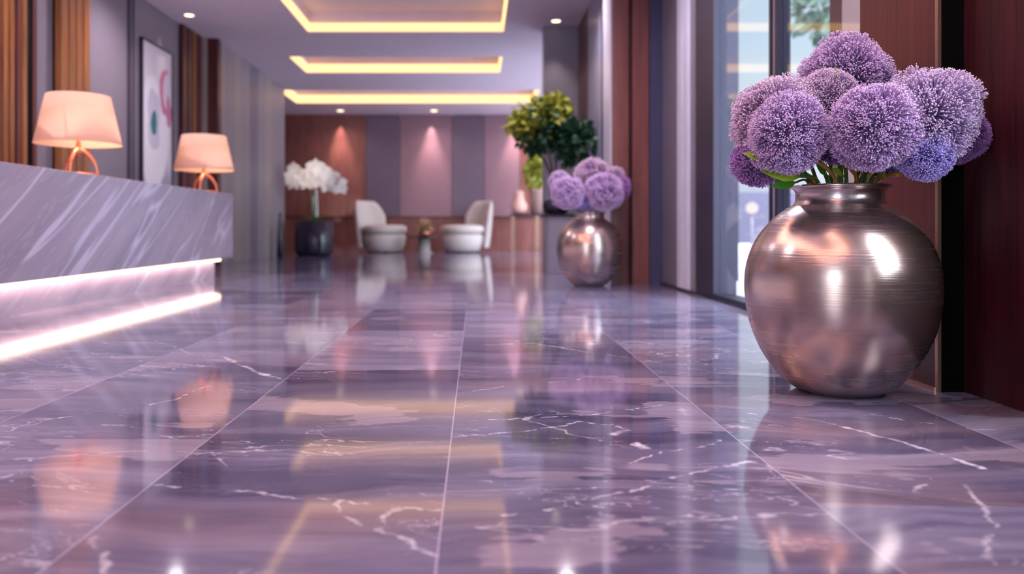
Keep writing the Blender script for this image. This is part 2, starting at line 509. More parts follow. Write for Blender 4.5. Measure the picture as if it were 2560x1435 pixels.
def tube(bm, pts, r, seg=8, r1=None, caps=True):
    pts = [Vector(p) for p in pts]; n = len(pts); rings = []
    for i, p in enumerate(pts):
        d = (pts[min(i + 1, n - 1)] - pts[max(i - 1, 0)]).normalized()
        up = Vector((0, 0, 1)) if abs(d.z) < .9 else Vector((1, 0, 0))
        a = d.cross(up).normalized(); b = d.cross(a)
        rr = r if r1 is None else r + (r1 - r) * i / (n - 1)
        rings.append([bm.verts.new(p + a * rr * math.cos(2 * PI * k / seg) + b * rr * math.sin(2 * PI * k / seg)) for k in range(seg)])
    for A, C in zip(rings[:-1], rings[1:]):
        for k in range(seg):
            f = bm.faces.new((A[k], A[(k + 1) % seg], C[(k + 1) % seg], C[k])); f.smooth = True
    if caps:
        bm.faces.new(rings[0][::-1]); bm.faces.new(rings[-1])
    return bm


def leaf(bm, base, d, length, width, bend=.25, nrm=None, mi=0, fold=.15):
    d = Vector(d).normalized()
    n = Vector(nrm) if nrm is not None else Vector((random.uniform(-1, 1), random.uniform(-1, 1), random.uniform(.1, 1)))
    s = d.cross(n)
    if s.length < 1e-3: s = d.cross(Vector((1, .3, 0)))
    s.normalize(); n = s.cross(d).normalized(); base = Vector(base)
    prev = None
    for k, (t, w) in enumerate(((0, .06), (.25, .75), (.5, 1), (.75, .72), (1, .02))):
        p = base + d * length * t - n * bend * length * t * t
        row = [bm.verts.new(p - s * w * width / 2 + n * fold * w * width), bm.verts.new(p), bm.verts.new(p + s * w * width / 2 + n * fold * w * width)]
        if prev:
            for i in (0, 1):
                f = bm.faces.new((prev[i], prev[i + 1], row[i + 1], row[i])); f.material_index = mi; f.smooth = True
        prev = row
    return bm


def copy_tree(o, parent=None):
    c = o.copy(); COL.objects.link(c); c.parent = parent
    for ch in list(o.children): copy_tree(ch, c)
    return c


# ================================================================== ROOM
D0 = -4.5; DB = 20.1
struct('floor', B(-7.5, XG + .02, D0, DB, -.06, 0), M['floor'])
# far right strip of floor beyond the slate column
struct('floor_lounge', B(XG + .02, 2.3, 11.3, DB, -.06, 0), M['floor'])

# ceiling with four recessed trays; the first is added out of view for fill
trays = [(-2.45, .40, -1.0, 5.2, .13), (-2.45, .40, 7.3, 11.67, .11), (-3.12, .44, 13.35, 14.72, .14), (-4.10, 1.32, 16.55, 18.3, .17)]
def ceiling():
    bm = bmesh.new()
    xs = sorted({-7.5, 2.3} | {t[0] for t in trays} | {t[1] for t in trays})
    ys = sorted({D0, DB} | {t[2] for t in trays} | {t[3] for t in trays})
    for xa, xb in zip(xs[:-1], xs[1:]):
        for ya, yb in zip(ys[:-1], ys[1:]):
            cx, cy = (xa + xb) / 2, (ya + yb) / 2
            tr = [t for t in trays if t[0] < cx < t[1] and t[2] < cy < t[3]]
            box(bm, xa, xb, ya, yb, CEIL + (.30 if tr else 0), CEIL + .36)
    return bm
struct('ceiling', ceiling(), M['ceiling'])
for i, (xa, xb, ya, yb, h) in enumerate(trays):
    bm = bmesh.new(); w = .03; z0, z1 = CEIL + .012, CEIL + .012 + h
    box(bm, xa, xa + w, ya, yb, z0, z1); box(bm, xb - w, xb, ya, yb, z0, z1)
    box(bm, xa + w, xb - w, ya, ya + w, z0, z1); box(bm, xa + w, xb - w, yb - w, yb, z0, z1)
    o = obj('cove_light_strip', bm, M['led'])
    tag(o, ['warm light strip lining the ceiling recess over the front of the counter',
            'warm light strip of the ceiling recess nearest the top edge, largest of those seen',
            'warm light strip of the middle narrow ceiling recess',
            'warm light strip of the widest ceiling recess, nearest the back wall'][i], 'cove light', 'light strips around the ceiling recesses')
    cx, cy = (xa + xb) / 2, (ya + yb) / 2
    P_ = 60
    if i: continue
    for (lx, ly, sx, sy) in ((xa + .12, cy, .1, yb - ya - .2), (xb - .12, cy, .1, yb - ya - .2), (cx, ya + .12, xb - xa - .2, .1), (cx, yb - .12, xb - xa - .2, .1)):  # upward area lights only in the added front recess, for room fill
        area((lx, ly, CEIL + .06), sx, sy, P_ * max(sx, sy) / 3, (1, .62, .40), (R(180), 0, 0))

# left wall, plane A (behind the counter), from behind the camera to the wood fin
XA, XB = -4.15, -3.92
YF = 12.06
struct('wall_left', B(XA - .2, XA, D0, YF, 0, CEIL), M['grey_panel'])
def dA(x): return -XA * F / (VX - x)
# seams between the grey panels
bm = bmesh.new(); box(bm, XA - .01, XA + .012, dA(318), dA(326), 0, CEIL); box(bm, XA - .01, XA + .012, dA(332), dA(334), 0, CEIL)
struct('trim_1', bm, M['frame'])
# slatted wood
def slats(name, ya, yb, n, label, mats, proud=.07, gap=.35, back='black'):
    t = thing(name, label, 'wall panel', (XA + .001, (ya + yb) / 2, 0))
    ly = yb - ya; p = ly / n
    for key in sorted(set(mats)):
        bm = bmesh.new()
        for i in range(n):
            if mats[i % len(mats)] != key: continue
            a = -ly / 2 + i * p
            box(bm, .02, proud, a, a + p * (1 - gap), .0, CEIL - .002, .004)
        obj('slats', bm, M[key], t)
    obj('backing', B(0, .02, -ly / 2, ly / 2, 0, CEIL - .002), M[back], t)
    return t
slats('slatted_panel', dA(-70), dA(50), 7, 'warm walnut slats on the wall at the left edge of the photo', ['walnut', 'walnut', 'mahogany'], .09, .42)
struct('trim_18', B(XA - .01, XA + .03, dA(50), dA(72), 0, CEIL), M['black'])
struct('trim_19', B(XA - .01, XA + .04, dA(72), dA(82), 0, CEIL), M['mahogany'])
slats('slatted_panel', dA(131), dA(206), 4, 'warm walnut slats on the wall right behind the nearer table lamp', ['walnut'], .09, .16)
slats('slatted_panel', dA(448), dA(497), 4, 'dark mahogany slats on the wall beside the framed picture', ['mahogany', 'mahogany', 'walnut'], .06, .3)
slats('slatted_panel', 2.2, 4.6, 10, 'walnut slats on the wall near the front of the counter', ['walnut', 'mahogany'], .09, .4)
# wood fin where the wall steps forward
bm = bmesh.new(); box(bm, XA, XB + .03, YF, YF + .16, 0, CEIL)
struct('trim_2', bm, M['mahogany'])
xs = px(503, 0, YF).x; xe = px(519, 0, YF).x
struct('trim_3', B(xs, xe, YF - .03, YF, 0, CEIL), M['beige_panel'])
# plane B: fluted panels in slightly different greys
YE = 16.4
edges = [YF + .16, 12.55, 13.0, 13.4, 13.9, 14.4, 14.9, 15.4, 15.9, YE]
mats = ['beige_panel', 'grey_panel2', 'beige_panel', 'grey_panel2', 'grey_panel', 'grey_panel2', 'beige_panel', 'grey_panel2', 'grey_panel2']
for i in range(len(edges) - 1):
    bm = bmesh.new(); box(bm, XB - .3, XB, edges[i], edges[i + 1] - .012, 0, CEIL, .004)
    struct('wall_left_panel_%d' % (i + 1), bm, M[mats[i]])
struct('wall_left_return', B(-6.6, XB - .3, YE - .25, YE - .02, 0, CEIL), M['grey_panel2'])
struct('wall_left_lounge', B(-6.8, -6.6, YE - .25, DB, 0, CEIL), M['red_wood'])
# back wall
bk = [(-6.6, (915 - VX) * .01005, 'red_wood'), ((915 - VX) * .01005, (1000 - VX) * .01005, 'plum_panel'), ((1000 - VX) * .01005, (1130 - VX) * .01005, 'mauve_panel'),
      ((1130 - VX) * .01005, (1212 - VX) * .01005, 'plum_panel'), ((1212 - VX) * .01005, (1300 - VX) * .01005, 'mauve_panel'), ((1300 - VX) * .01005, 2.3, 'red_wood')]
for i, (xa, xb, mm) in enumerate(bk):
    struct('wall_back_panel_%d' % (i + 1), B(xa, xb - .012, DB, DB + .15, 0, CEIL), M[mm])
struct('wall_back', B(-6.8, 2.4, DB + .15, DB + .3, 0, CEIL), M['frame'])
struct('trim_4', B(-6.6, 2.2, DB - .10, DB, .0, .82), M['red_wood'])
struct('trim_5', B(-6.6, 2.2, DB - .13, DB, .82, .86), M['mahogany'])
# right wall of the lounge: window wall beyond the slate column
struct('wall_right_lounge', box(box(B(2.1, 2.3, 11.6, DB, 0, .2), 2.1, 2.3, 11.6, DB, 3.2, CEIL), 2.1, 2.3, 11.6, 12.4, .2, 3.2), M['mahogany'])
bm = bmesh.new()
for y in (12.4, 14.2, 16.0, 17.8, 19.6): box(bm, 2.12, 2.2, y, y + .08, .2, 3.2)
struct('window_3', bm, M['frame'])
# slate column
XR = 1.45
struct('wall_right_column', box(B(.965, XR, 11.35, 11.65, 0, CEIL), .97, 2.3, 11.65, 11.7, 0, CEIL), M['column'])
# right wall between the column and the wood pillar
def dR(x): return XR * F / (x - VX)
bm = bmesh.new(); box(bm, XR, XR + .25, dR(1470), 11.35, 0, CEIL); struct('wall_right', bm, M['mahogany'])
struct('trim_6', B(XR, XR + .2, dR(1500), dR(1470), 0, CEIL), M['blue_metal'])
struct('trim_7', B(XR + .01, XR + .2, 8.55, dR(1500), 0, CEIL), M['frame'])
# wood pillar, front face towards the camera
YP = 7.95
xp = lambda x: (x - VX) * YP / F
struct('wall_right_pillar', B(xp(1531), xp(1622), YP, 8.55, 0, CEIL), M['pillar_wood'])
struct('trim_8', B(xp(1571), xp(1580), YP - .012, YP, 0, CEIL), M['mahogany_dark'])
struct('trim_9', B(xp(1624), xp(1655), YP - .005, 8.5, 0, CEIL), M['blue_dark'])
struct('trim_10', B(xp(1655), XG + .1, YP + .01, 8.5, 0, CEIL), M['black'])
struct('trim_11', B(xp(1531) - .012, xp(1531), YP + .06, 8.45, 0, CEIL), M['bright_metal'])
# glass wall
def dG(x): return XG * F / (x - VX)
struct('trim_12', B(XG - .02, XG + .14, dG(1700), YP, 0, CEIL), M['frame_grey'])
bm = bmesh.new(); box(bm, XG - .035, XG + .1, dG(1713), dG(1702), 0, CEIL); box(bm, XG - .035, XG + .1, dG(1728), dG(1717), 0, CEIL)
struct('trim_13', bm, M['bright_metal'])
struct('trim_14', B(XG - .01, XG + .14, dG(1745), dG(1700), 0, CEIL), M['frame_grey'])
struct('trim_15', B(XG - .02, XG + .16, dG(1790), dG(1745), 0, CEIL), M['frame'])
w1 = obj('window_1', box(box(B(XG - .03, XG + .12, 3.2, dG(1790), 0, .045), XG - .045, XG - .03, 3.2, YP, 0, .02), XG, XG + .1, 3.2, dG(1790), CEIL - .05, CEIL), M['dark_metal'])
tag(w1, kind='structure')
bm = bmesh.new(); box(bm, XG - .0, XG + .08, dG(1944), dG(1936.5), .04, CEIL - .04); box(bm, XG, XG + .08, dG(1928), dG(1922), .04, CEIL - .04)
mu = obj('mullion', bm, M['dark_metal'], w1)
obj('mullion_core', B(XG + .01, XG + .08, dG(1936.5), dG(1928), .04, CEIL - .04), M['blue_metal'], mu)
obj('pane', B(XG + .03, XG + .036, 3.2, dG(1944), .045, CEIL - .05), M['glass'], w1)
obj('pane', B(XG + .03, XG + .036, dG(1922), dG(1790), .045, CEIL - .05), M['glass'], w1)
# near wood pier and near wood wall
YN = 2.70; XP = 1.56; XW = 1.645
struct('wall_right_pier', B(XP, XG + .12, YN, 3.25, 0, CEIL), M['mahogany'])
struct('trim_16', B(XP - .004, XP + .008, YN - .004, YN + .012, 0, CEIL), M['brass'])
struct('trim_17', B(XP + .008, XW + .1, YN - .004, YN, 0, CEIL), M['black'])
WY0, WY1, WZ0, WZ1 = 1.05, 2.1, .6, 2.3
bm = bmesh.new(); box(bm, XW, XW + .2, WY1, YN - .004, 0, CEIL); box(bm, XW, XW + .2, -.6, WY0, 0, CEIL)
box(bm, XW, XW + .2, WY0, WY1, 0, WZ0); box(bm, XW, XW + .2, WY0, WY1, WZ1, CEIL)
struct('wall_right_near', bm, M['mahogany_dark'])
bm = bmesh.new(); box(bm, XW + .08, XW + .12, WY0, WY0 + .04, WZ0, WZ1); box(bm, XW + .08, XW + .12, WY1 - .04, WY1, WZ0, WZ1)
box(bm, XW + .08, XW + .12, WY0, WY1, WZ0, WZ0 + .04); box(bm, XW + .08, XW + .12, WY0, WY1, WZ1 - .04, WZ1); struct('window_5', bm, M['dark_metal'])
struct('baseboard_right', B(XP - .006, XP, YN + .012, 3.25, 0, .012), M['brass'])
# behind the camera: right window and a glazed back wall
struct('wall_right_rear', box(box(B(XW, XW + .2, -3.8, -.6, 0, .2), XW, XW + .2, -3.8, -.6, 3.3, CEIL), XW, XW + .2, D0, -3.8, 0, CEIL), M['mahogany_dark'])
bm = bmesh.new(); box(bm, XW + .05, XW + .12, -2.24, -2.16, .2, 3.3); struct('window_2', bm, M['dark_metal'])
bm = bmesh.new(); box(bm, -7.5, 2, D0, D0 + .15, 0, .2); box(bm, -7.5, 2, D0, D0 + .15, 3.3, CEIL)
box(bm, -7.5, -4.0, D0, D0 + .15, .2, 3.3)
box(bm, -2.0, 2.0, D0, D0 + .15, .2, 3.3); struct('wall_front', bm, M['grey_panel'])
bm = bmesh.new()
for x in (-3.0,): box(bm, x - .04, x + .04, D0 + .02, D0 + .1, .2, 3.3)
struct('window_4', bm, M['dark_metal'])

# ================================================================== OUTSIDE
struct('patio', B(1.99, 60, -20, 60, -.12, -.05), M['paving'])
struct('wall_garden', B(5, 60, 33, 33.4, -.05, 2.05), M['garden_wall'])
o = obj('outdoor_column', B(2.78, 3.02, 9.2, 9.7, -.05, 6), simple('outdoor_concrete', (.03, .028, .042), .7)); tag(o, kind='structure'); o.name = 'wall_outside_column'
o = obj('outdoor_pillar', B(1.99, 2.22, 4.35, 4.5, -.05, 6), M['mahogany']); tag(o, kind='structure'); o.name = 'wall_outside_pillar'  # added post stands in for the wood reflected in the glazing


def foliage(bm, c, rad, n, ln, wd, mi=0, sq=(1, 1, 1), inner=.35):
    c = Vector(c)
    for _ in range(n):
        v = Vector((random.gauss(0, 1), random.gauss(0, 1), random.gauss(0, 1))).normalized()
        r = rad * random.uniform(inner, 1)
        p = c + Vector((v.x * r * sq[0], v.y * r * sq[1], v.z * r * sq[2]))
        d = (v + Vector((random.uniform(-.6, .6), random.uniform(-.6, .6), random.uniform(-.5, .4)))).normalized()
        leaf(bm, p, d, ln * random.uniform(.7, 1.3), wd * random.uniform(.7, 1.2), random.uniform(0, .5), mi=mi)
    return bm


def tree(loc, label, blobs, h):
    t = thing('garden_tree', label, 'tree', loc, 0, 'trees in the garden outside')
    bm = bmesh.new()
    for (x, y, z, r, n) in blobs: foliage(bm, (x, y, z), r, n, .22, .12)
    obj('foliage', bm, M['leaf_tree'], t)
    bm = bmesh.new(); tube(bm, spline([(0, 0, 0), (.1, 0, h * .4), (-.05, .1, h * .75), (.1, 0, h)], 5), .13, 8, .05)
    for (x, y, z, r, n) in blobs: tube(bm, [(0, 0, h * .55), (x * .5, y * .5, z * .8), (x, y, z)], .05, 6, .02)
    obj('trunk', bm, M['bark'], t)
tree((6.4, 14, -.05), 'leafy tree seen through the glass above the big flower bouquet', [(-.2, 0, 4.6, .75, 420), (.4, .2, 3.6, .55, 260), (.9, 0, 4.9, .7, 350), (-.1, .3, 2.6, .5, 220), (.6, 0, 2.3, .5, 200), (.2, 0, 5.6, .7, 200)], 5.0)
t = thing('garden_lamp', 'pale round lamp standing on the pale patio outside the glass', 'lamp', tuple(px(1880, 572, 20).xy) + (-.05,))
obj('post', tube(bmesh.new(), [(0, 0, 0), (0, 0, 1.0)], .03), M['frame_grey'], t)
bm = bmesh.new(); bmesh.ops.create_uvsphere(bm, u_segments=20, v_segments=12, radius=.15, matrix=Matrix.Translation((0, 0, 1.12)))
obj('globe', bm, emit('garden_globe', (1, .9, .85), 1.3), t, smooth=True)

# ================================================================== DOWNLIGHTS
def downlight(x, y, label, power=40, aim=None, size=70, blend=.7, col=(1, .80, .66), lr=.06):
    t = thing('ceiling_downlight', label, 'downlight', (x, y, CEIL), 0, 'downlights in the ceiling')
    bm = bmesh.new(); lathe(bm, [(lr, -.002), (lr + .02, -.006), (lr + .023, 0)], 28, False); obj('trim_ring', bm, M['white_frame'], t)
    bm = bmesh.new(); lathe(bm, [(lr, -.003), (lr + .0001, 0)], 28, True, True); obj('lens', bm, M['down'], t)
    s = spot((x, y, CEIL - .03), power, size, blend, col, (x, y, 0) if aim is None else aim)
    return t
p = px(473, 38, 10.75); downlight(p.x, p.y, 'bright round downlight in the ceiling above the framed picture', .01)
spot((-4.02, 10.5, CEIL - .01), 26, 36, 1.0, (1, .74, .66), (-4.16, 10.5, 1.6), .01)
p = px(1390, 58, 11.05); downlight(p.x, p.y, 'bright round downlight in front of the slate column', 30)
for x, l in ((851, 'round downlight near the back wall above the red wood panel'), (1085, 'round downlight near the back wall between the two armchairs'),
             (1300, 'round downlight near the back wall hidden behind the tall plant')):
    p = px(x, 278, 19.45)
    downlight(p.x, p.y, l, 40, None, 140, 1.0, (1, .80, .74), lr=.085)
    s = spot((p.x - .1, DB - .13, CEIL - .01), 170, 46, 1.0, (1, .74, .66), (p.x - .1, DB, .6), .01)
    spot((p.x - .1, DB - .42, CEIL - .01), 120, 46, 1.0, (1, .74, .66), (p.x - .1, DB, 1.7), .02)
downlight(.95, 2.3, 'round downlight in the ceiling over the large vase', 150, (1.15, 2.6, .8), 50, .8, (1, .88, .82))  # lamp added out of view to brighten bouquet and vase
k = 0
for y in (3.2, 6.2, 8.8):  # rows of unseen downlights added to raise the ambient light
    for x in (-3.3, 1.0):
        if x > 0 and y < 5: continue
        k += 1
        downlight(x, y, ['round downlight over the front half of the counter', 'round downlight over the middle of the counter', 'round downlight in front of the farther vase', 'round downlight over the far end of the counter', 'round downlight over the farther vase'][k - 1],
                  170, None, 150, 1.0, (1.0, .87, .96))

# ================================================================== COUNTER
t = thing('reception_counter', 'long lavender marble reception counter with a glowing recessed base', 'counter', (0, 0, 0))
Y0, Y1 = 1.6, 9.06
obj('counter_body', B(-3.55, -2.75, Y0, Y1, .228, .94, .006), M['counter'], t)
obj('plinth', B(-3.45, -2.93, Y0, 8.97, 0, .228), M['counter'], t)
obj('light_strip', B(-2.93, -2.86, Y0, 8.97, .190, .228), M['led_low'], t)
area((-2.895, (Y0 + 8.97) / 2, .188), .06, 7.3, 14, (1, .60, .50), (0, R(0), 0))

# ================================================================== TABLE LAMPS
def table_lamp(loc, s, label):
    t = thing('table_lamp', label, 'lamp', loc, 0, 'table lamps on the marble counter')
    bm = bmesh.new(); prof_o = [(.31, .245), (.225, .615)]; th = .004
    lathe(bm, [(.31 - th, .245), (.31, .245), (.228, .615), (.224, .617), (.31 - th, .2451)], 72, False)
    shade = obj('lamp_shade', bm, M['shade'], t)
    bm = bmesh.new()
    for a in (0, 90, 180, 270):
        tube(bm, [(0, 0, .60), (.222 * math.cos(R(a)), .222 * math.sin(R(a)), .60)], .004, 6)
    obj('shade_carrier', bm, M['copper'], shade)
    bm = bmesh.new(); lathe(bm, [(.022, .175), (.03, .19), (.022, .21), (.016, .26), (.016, .40), (.0161, .602)], 20, True, True); neck = obj('neck', bm, M['copper'], t)
    for a in (20, 160, 270):
        ca, sa = math.cos(R(a)), math.sin(R(a))
        bm = tube(bmesh.new(), spline([(r * ca, r * sa, z) for r, z in ((.012, .205), (.06, .175), (.115, .10), (.135, .0135))], 8), .018, 10, .012)
        obj('leg', bm, M['copper'], t)
    pts = [(.135 * math.cos(2 * PI * i / 40), .135 * math.sin(2 * PI * i / 40), .012) for i in range(41)]
    obj('foot_ring', tube(bmesh.new(), pts, .012, 8), M['copper'], t)
    bm = bmesh.new(); bmesh.ops.create_uvsphere(bm, u_segments=16, v_segments=10, radius=.035, matrix=Matrix.Translation((0, 0, .47)))
    obj('bulb', bm, M['bulb'], neck, smooth=True)
    l = bpy.data.lights.new('bulb_light', 'POINT'); l.energy = 16; l.color = (1, .66, .42); l.shadow_soft_size = .04
    lo = bpy.data.objects.new('bulb_light', l); COL.objects.link(lo); lo.location = (loc[0] + .05, loc[1], loc[2] + .47 * s)
    t.scale = (s, s, s)
    return t
table_lamp((px(196, 0, 5.95).x, 5.95, .94), .97, 'copper legged table lamp with a peach shade, nearer on the counter')
table_lamp((px(510, 0, 8.78).x, 8.78, .94), 1.02, 'copper legged table lamp with a peach shade at the far end of the counter')

# ================================================================== PICTURE
ya, yb = dA(348), dA(425)
t = thing('framed_picture', 'tall framed abstract picture in white, magenta and teal on the grey wall', 'picture', (XA, ya, .92))
L = yb - ya; H = 2.0
obj('canvas', B(.005, .03, .015, L - .015, .015, H - .015), M['painting'], t)
bm = bmesh.new(); box(bm, 0, .045, 0, .022, 0, H); box(bm, 0, .045, L - .022, L, 0, H); box(bm, 0, .045, .022, L - .022, 0, .022); box(bm, 0, .045, .022, L - .022, H - .022, H)
obj('frame', bm, M['dark_metal'], t)

# ================================================================== VASES
VP = [(.118, 0), (.136, .003), (.185, .034), (.226, .082), (.257, .130), (.279, .178), (.296, .226), (.306, .274), (.312, .322), (.3135, .368), (.311, .414), (.301, .460), (.284, .506), (.256, .553), (.214, .600), (.172, .632),
      (.150, .645), (.1435, .655), (.1425, .668), (.143, .688), (.150, .698), (.163, .7045), (.163, .7095), (.156, .7125), (.148, .709), (.138, .695), (.134, .668), (.17, .62), (.22, .56), (.10, .45), (.0, .449)]
def smooth_prof(P, n=4):
    out = [p for p in spline([(r, 0, z) for r, z in P[:16]], n)]
    return [(v.x, v.z) for v in out] + P[16:]
def vase(loc, s, label):
    t = thing('metal_vase', label, 'vase', loc, 0, 'round bronze vases of purple flowers')
    bm = lathe(bmesh.new(), smooth_prof(VP), 128)
    bmesh.ops.recalc_face_normals(bm, faces=bm.faces)
    obj('body', bm, M['vase'], t); t.scale = (s, s, s)
    return t
VC = Vector((1.236, 2.72, 0))
vase(VC, .98, 'large round brushed bronze vase on the floor beside the wood pier')
V2 = Vector((px(1473, 0, 7.72).x, 7.72, 0))
vase(V2, 1.0, 'round bronze vase farther back on the floor, beside the wood pillar')


def bloom_mesh(name, nf, seed, nc=40, rw=.0058, lump=.24):
    """A flower head of radius 1: hundreds of curved filaments, each ending in a small knob, bursting out of florets."""
    rnd = random.Random(seed)
    cs = []
    for i in range(nc):
        z = 1 - 2 * (i + .5) / nc; a = i * 2.39996 + rnd.uniform(-.3, .3); r = math.sqrt(1 - z * z)
        cs.append((Vector((r * math.cos(a), r * math.sin(a), z)), rnd.uniform(.9, 1.05)))
    pits = []
    for _ in range(9):
        w = Vector((rnd.gauss(0, 1), rnd.gauss(0, 1), rnd.gauss(0, 1))).normalized(); pits.append((w, rnd.uniform(.08, .2), rnd.uniform(.12, .3)))
    V, Fc, T = [], [], []
    for i in range(nf):
        z = 1 - 2 * (i + .5) / nf; a = i * 2.39996323; r = math.sqrt(max(0, 1 - z * z))
        u = Vector((r * math.cos(a), r * math.sin(a), z)) + Vector((rnd.gauss(0, .03), rnd.gauss(0, .03), rnd.gauss(0, .03)))
        u.normalize()
        c, rc = min(cs, key=lambda q: -(q[0].dot(u)))
        off = u - c; q = off.length
        rad = rc * (1.0 - lump * 2.6 * q * q) * (1 + .05 * (noise.noise(u * 2.3 + Vector((seed, 0, 0)))) + rnd.uniform(-.035, .03))
        for w, ps, pd in pits:
            e_ = (u - w).length
            if e_ < ps * 2: rad *= 1 - pd * math.exp(-(e_ / ps) ** 2)
        b0 = (c * .35 + u * .65).normalized() * .55
        tip = (u + off * .35).normalized() * rad
        side = u.cross(Vector((rnd.uniform(-1, 1), rnd.uniform(-1, 1), rnd.uniform(-1, 1)))).normalized() * .035
        mid = (b0 + tip) * .52 + side
        d = (tip - mid).normalized()
        s1 = d.cross(Vector((.3, .5, .8))).normalized(); s2 = d.cross(s1)
        base = len(V)
        for p, w, tt in ((b0, rw * 1.5, 0.), (mid, rw * 1.1, .45), (tip, rw, .85)):
            for k in range(3):
                an = 2 * PI * k / 3
                V.append(p + (s1 * math.cos(an) + s2 * math.sin(an)) * w); T.append(tt)
        for s in (0, 3):
            for k in range(3):
                j = (k + 1) % 3
                Fc.append((base + s + k, base + s + j, base + s + 3 + j, base + s + 3 + k))
        kr = rw * rnd.uniform(2.0, 3.0); kb = len(V)
        for p in (tip - d * kr * .8, tip + s1 * kr, tip + s2 * kr, tip - s1 * kr, tip - s2 * kr, tip + d * kr * 1.1):
            V.append(p); T.append(1.)
        for k in range(4):
            a1, a2 = kb + 1 + k, kb + 1 + (k + 1) % 4
            Fc.append((kb, a2, a1)); Fc.append((kb + 5, a1, a2))
    # soft inner heart
    bm = bmesh.new(); bmesh.ops.create_icosphere(bm, subdivisions=4, radius=.62)
    hb = len(V)
    for v in bm.verts: V.append(v.co * (1 + .06 * noise.noise(v.co * 6))); T.append(.0)
    for f in bm.faces: Fc.append(tuple(hb + v.index for v in f.verts))
    bm.free()
    me = bpy.data.meshes.new(name); me.from_pydata([tuple(v) for v in V], [], Fc)
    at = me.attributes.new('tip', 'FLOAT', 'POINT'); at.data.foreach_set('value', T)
    for p in me.polygons: p.use_smooth = True
    me.materials.append(M['petal_lilac'])
    me.update()
    return me
BM = [bloom_mesh('flower_head', 6500, 3, 52, .0062), bloom_mesh('flower_head', 6500, 11, 44, .0062), bloom_mesh('flower_head', 3600, 23, 22, .009)]
BS = [bloom_mesh('flower_head', 1600, 31, 26, .014)]


def flower(loc, r, mesh, mat, label, vc, neck_off, cat='flower', group='purple flower heads in the large vase', rot=None, s_r=.007, leaves=2, bot=.60):
    """one stem with its head: origin where the stem stands in the vase"""
    base = Vector((vc.x + neck_off[0] * .55, vc.y + neck_off[1] * .55, bot))
    t = thing('allium_flower', label, cat, base, 0, group)
    c = Vector(loc) - base
    h = link('flower_head', mesh, None, t, c); h.scale = (r, r, r * .95)
    h.rotation_euler = rot or (random.uniform(0, 6), random.uniform(0, 6), random.uniform(0, 6))
    h.material_slots[0].link = 'OBJECT'; h.material_slots[0].material = M[mat]
    neck = Vector((vc.x + neck_off[0], vc.y + neck_off[1], .715)) - base
    pts = spline([(0, 0, 0), neck, neck + Vector(((c.x - neck.x) * .35, (c.y - neck.y) * .35, (c.z - neck.z) * .55)), c], 6)
    obj('stem', tube(bmesh.new(), pts, s_r, 7, s_r * .8), M['stem'], t)
    return t, neck, c
# (x, y, r in pixels of the photo, depth, mesh, material, label)
fl = [
    ((2118, 200, 108, 2.80), 0, 'petal_lilac', 'lilac flower head at the top of the large bouquet', (.02, .05)),
    ((1945, 305, 112, 2.72), 1, 'petal_pink', 'pinkish pale flower head at the upper left of the large bouquet', (-.07, .02)),
    ((1968, 334, 97, 2.56), 0, 'petal_lilac', 'round lilac flower head at the front left of the large bouquet', (-.06, -.04)),
    ((1884, 412, 58, 2.68), 2, 'petal_dark', 'small deep purple flower head hanging lowest on the left of the large bouquet', (-.10, 0)),
    ((2068, 255, 78, 2.70), 1, 'petal_pink', 'pink lilac flower head in the middle behind the two front heads', (-.02, .02)),
    ((2188, 318, 107, 2.46), 1, 'petal_lilac', 'large lilac flower head at the front middle of the large bouquet', (.03, -.06)),
    ((2320, 292, 120, 2.49), 0, 'petal_pale', 'pale greyish lilac flower head at the upper right of the large bouquet', (.07, .0)),
    ((2310, 385, 66, 2.43), 2, 'petal_blue', 'blue violet flower head at the lower right front of the large bouquet', (.08, -.05)),
    ((2388, 335, 74, 2.56), 1, 'petal_dark', 'deep purple flower head nearest the dark wood wall', (.10, -.02)),
    ((2092, 355, 58, 2.64), 2, 'petal_dark', 'small purple flower head low between the two front heads', (.0, -.05)),
    ((2240, 378, 58, 2.60), 2, 'petal_blue', 'small blue violet flower head just above the rim of the large vase, right of centre', (.05, -.06)),
]
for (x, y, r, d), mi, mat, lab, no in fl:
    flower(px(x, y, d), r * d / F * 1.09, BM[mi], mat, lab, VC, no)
fl2 = [((1420, 482, 43, 7.60), 'petal_lilac', 'round lilac flower head at the left of the farther vase', (-.06, 0)),
       ((1510, 478, 50, 7.55), 'petal_lilac', 'large lilac flower head at the front right of the farther vase', (.04, -.05)),
       ((1482, 440, 48, 7.80), 'petal_pink', 'pinkish flower head at the top of the farther vase', (.0, .04)),
       ((1550, 470, 30, 7.66), 'petal_dark', 'deep purple flower head at the right of the farther vase', (.08, 0)),
       ((1535, 445, 30, 7.74), 'petal_pink', 'small pink flower head at the upper right of the farther vase', (.07, .05)),
       ((1400, 455, 30, 7.82), 'petal_pale', 'small pale flower head behind the left head of the farther vase', (-.08, .04)),
       ((1462, 500, 28, 7.64), 'petal_blue', 'small blue violet flower head low in the middle of the farther vase', (-.01, -.04))]
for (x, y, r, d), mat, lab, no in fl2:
    flower(px(x, y, d), r * d / F * 1.03, BS[0], mat, lab, V2, no, group='purple flower heads in the farther vase')

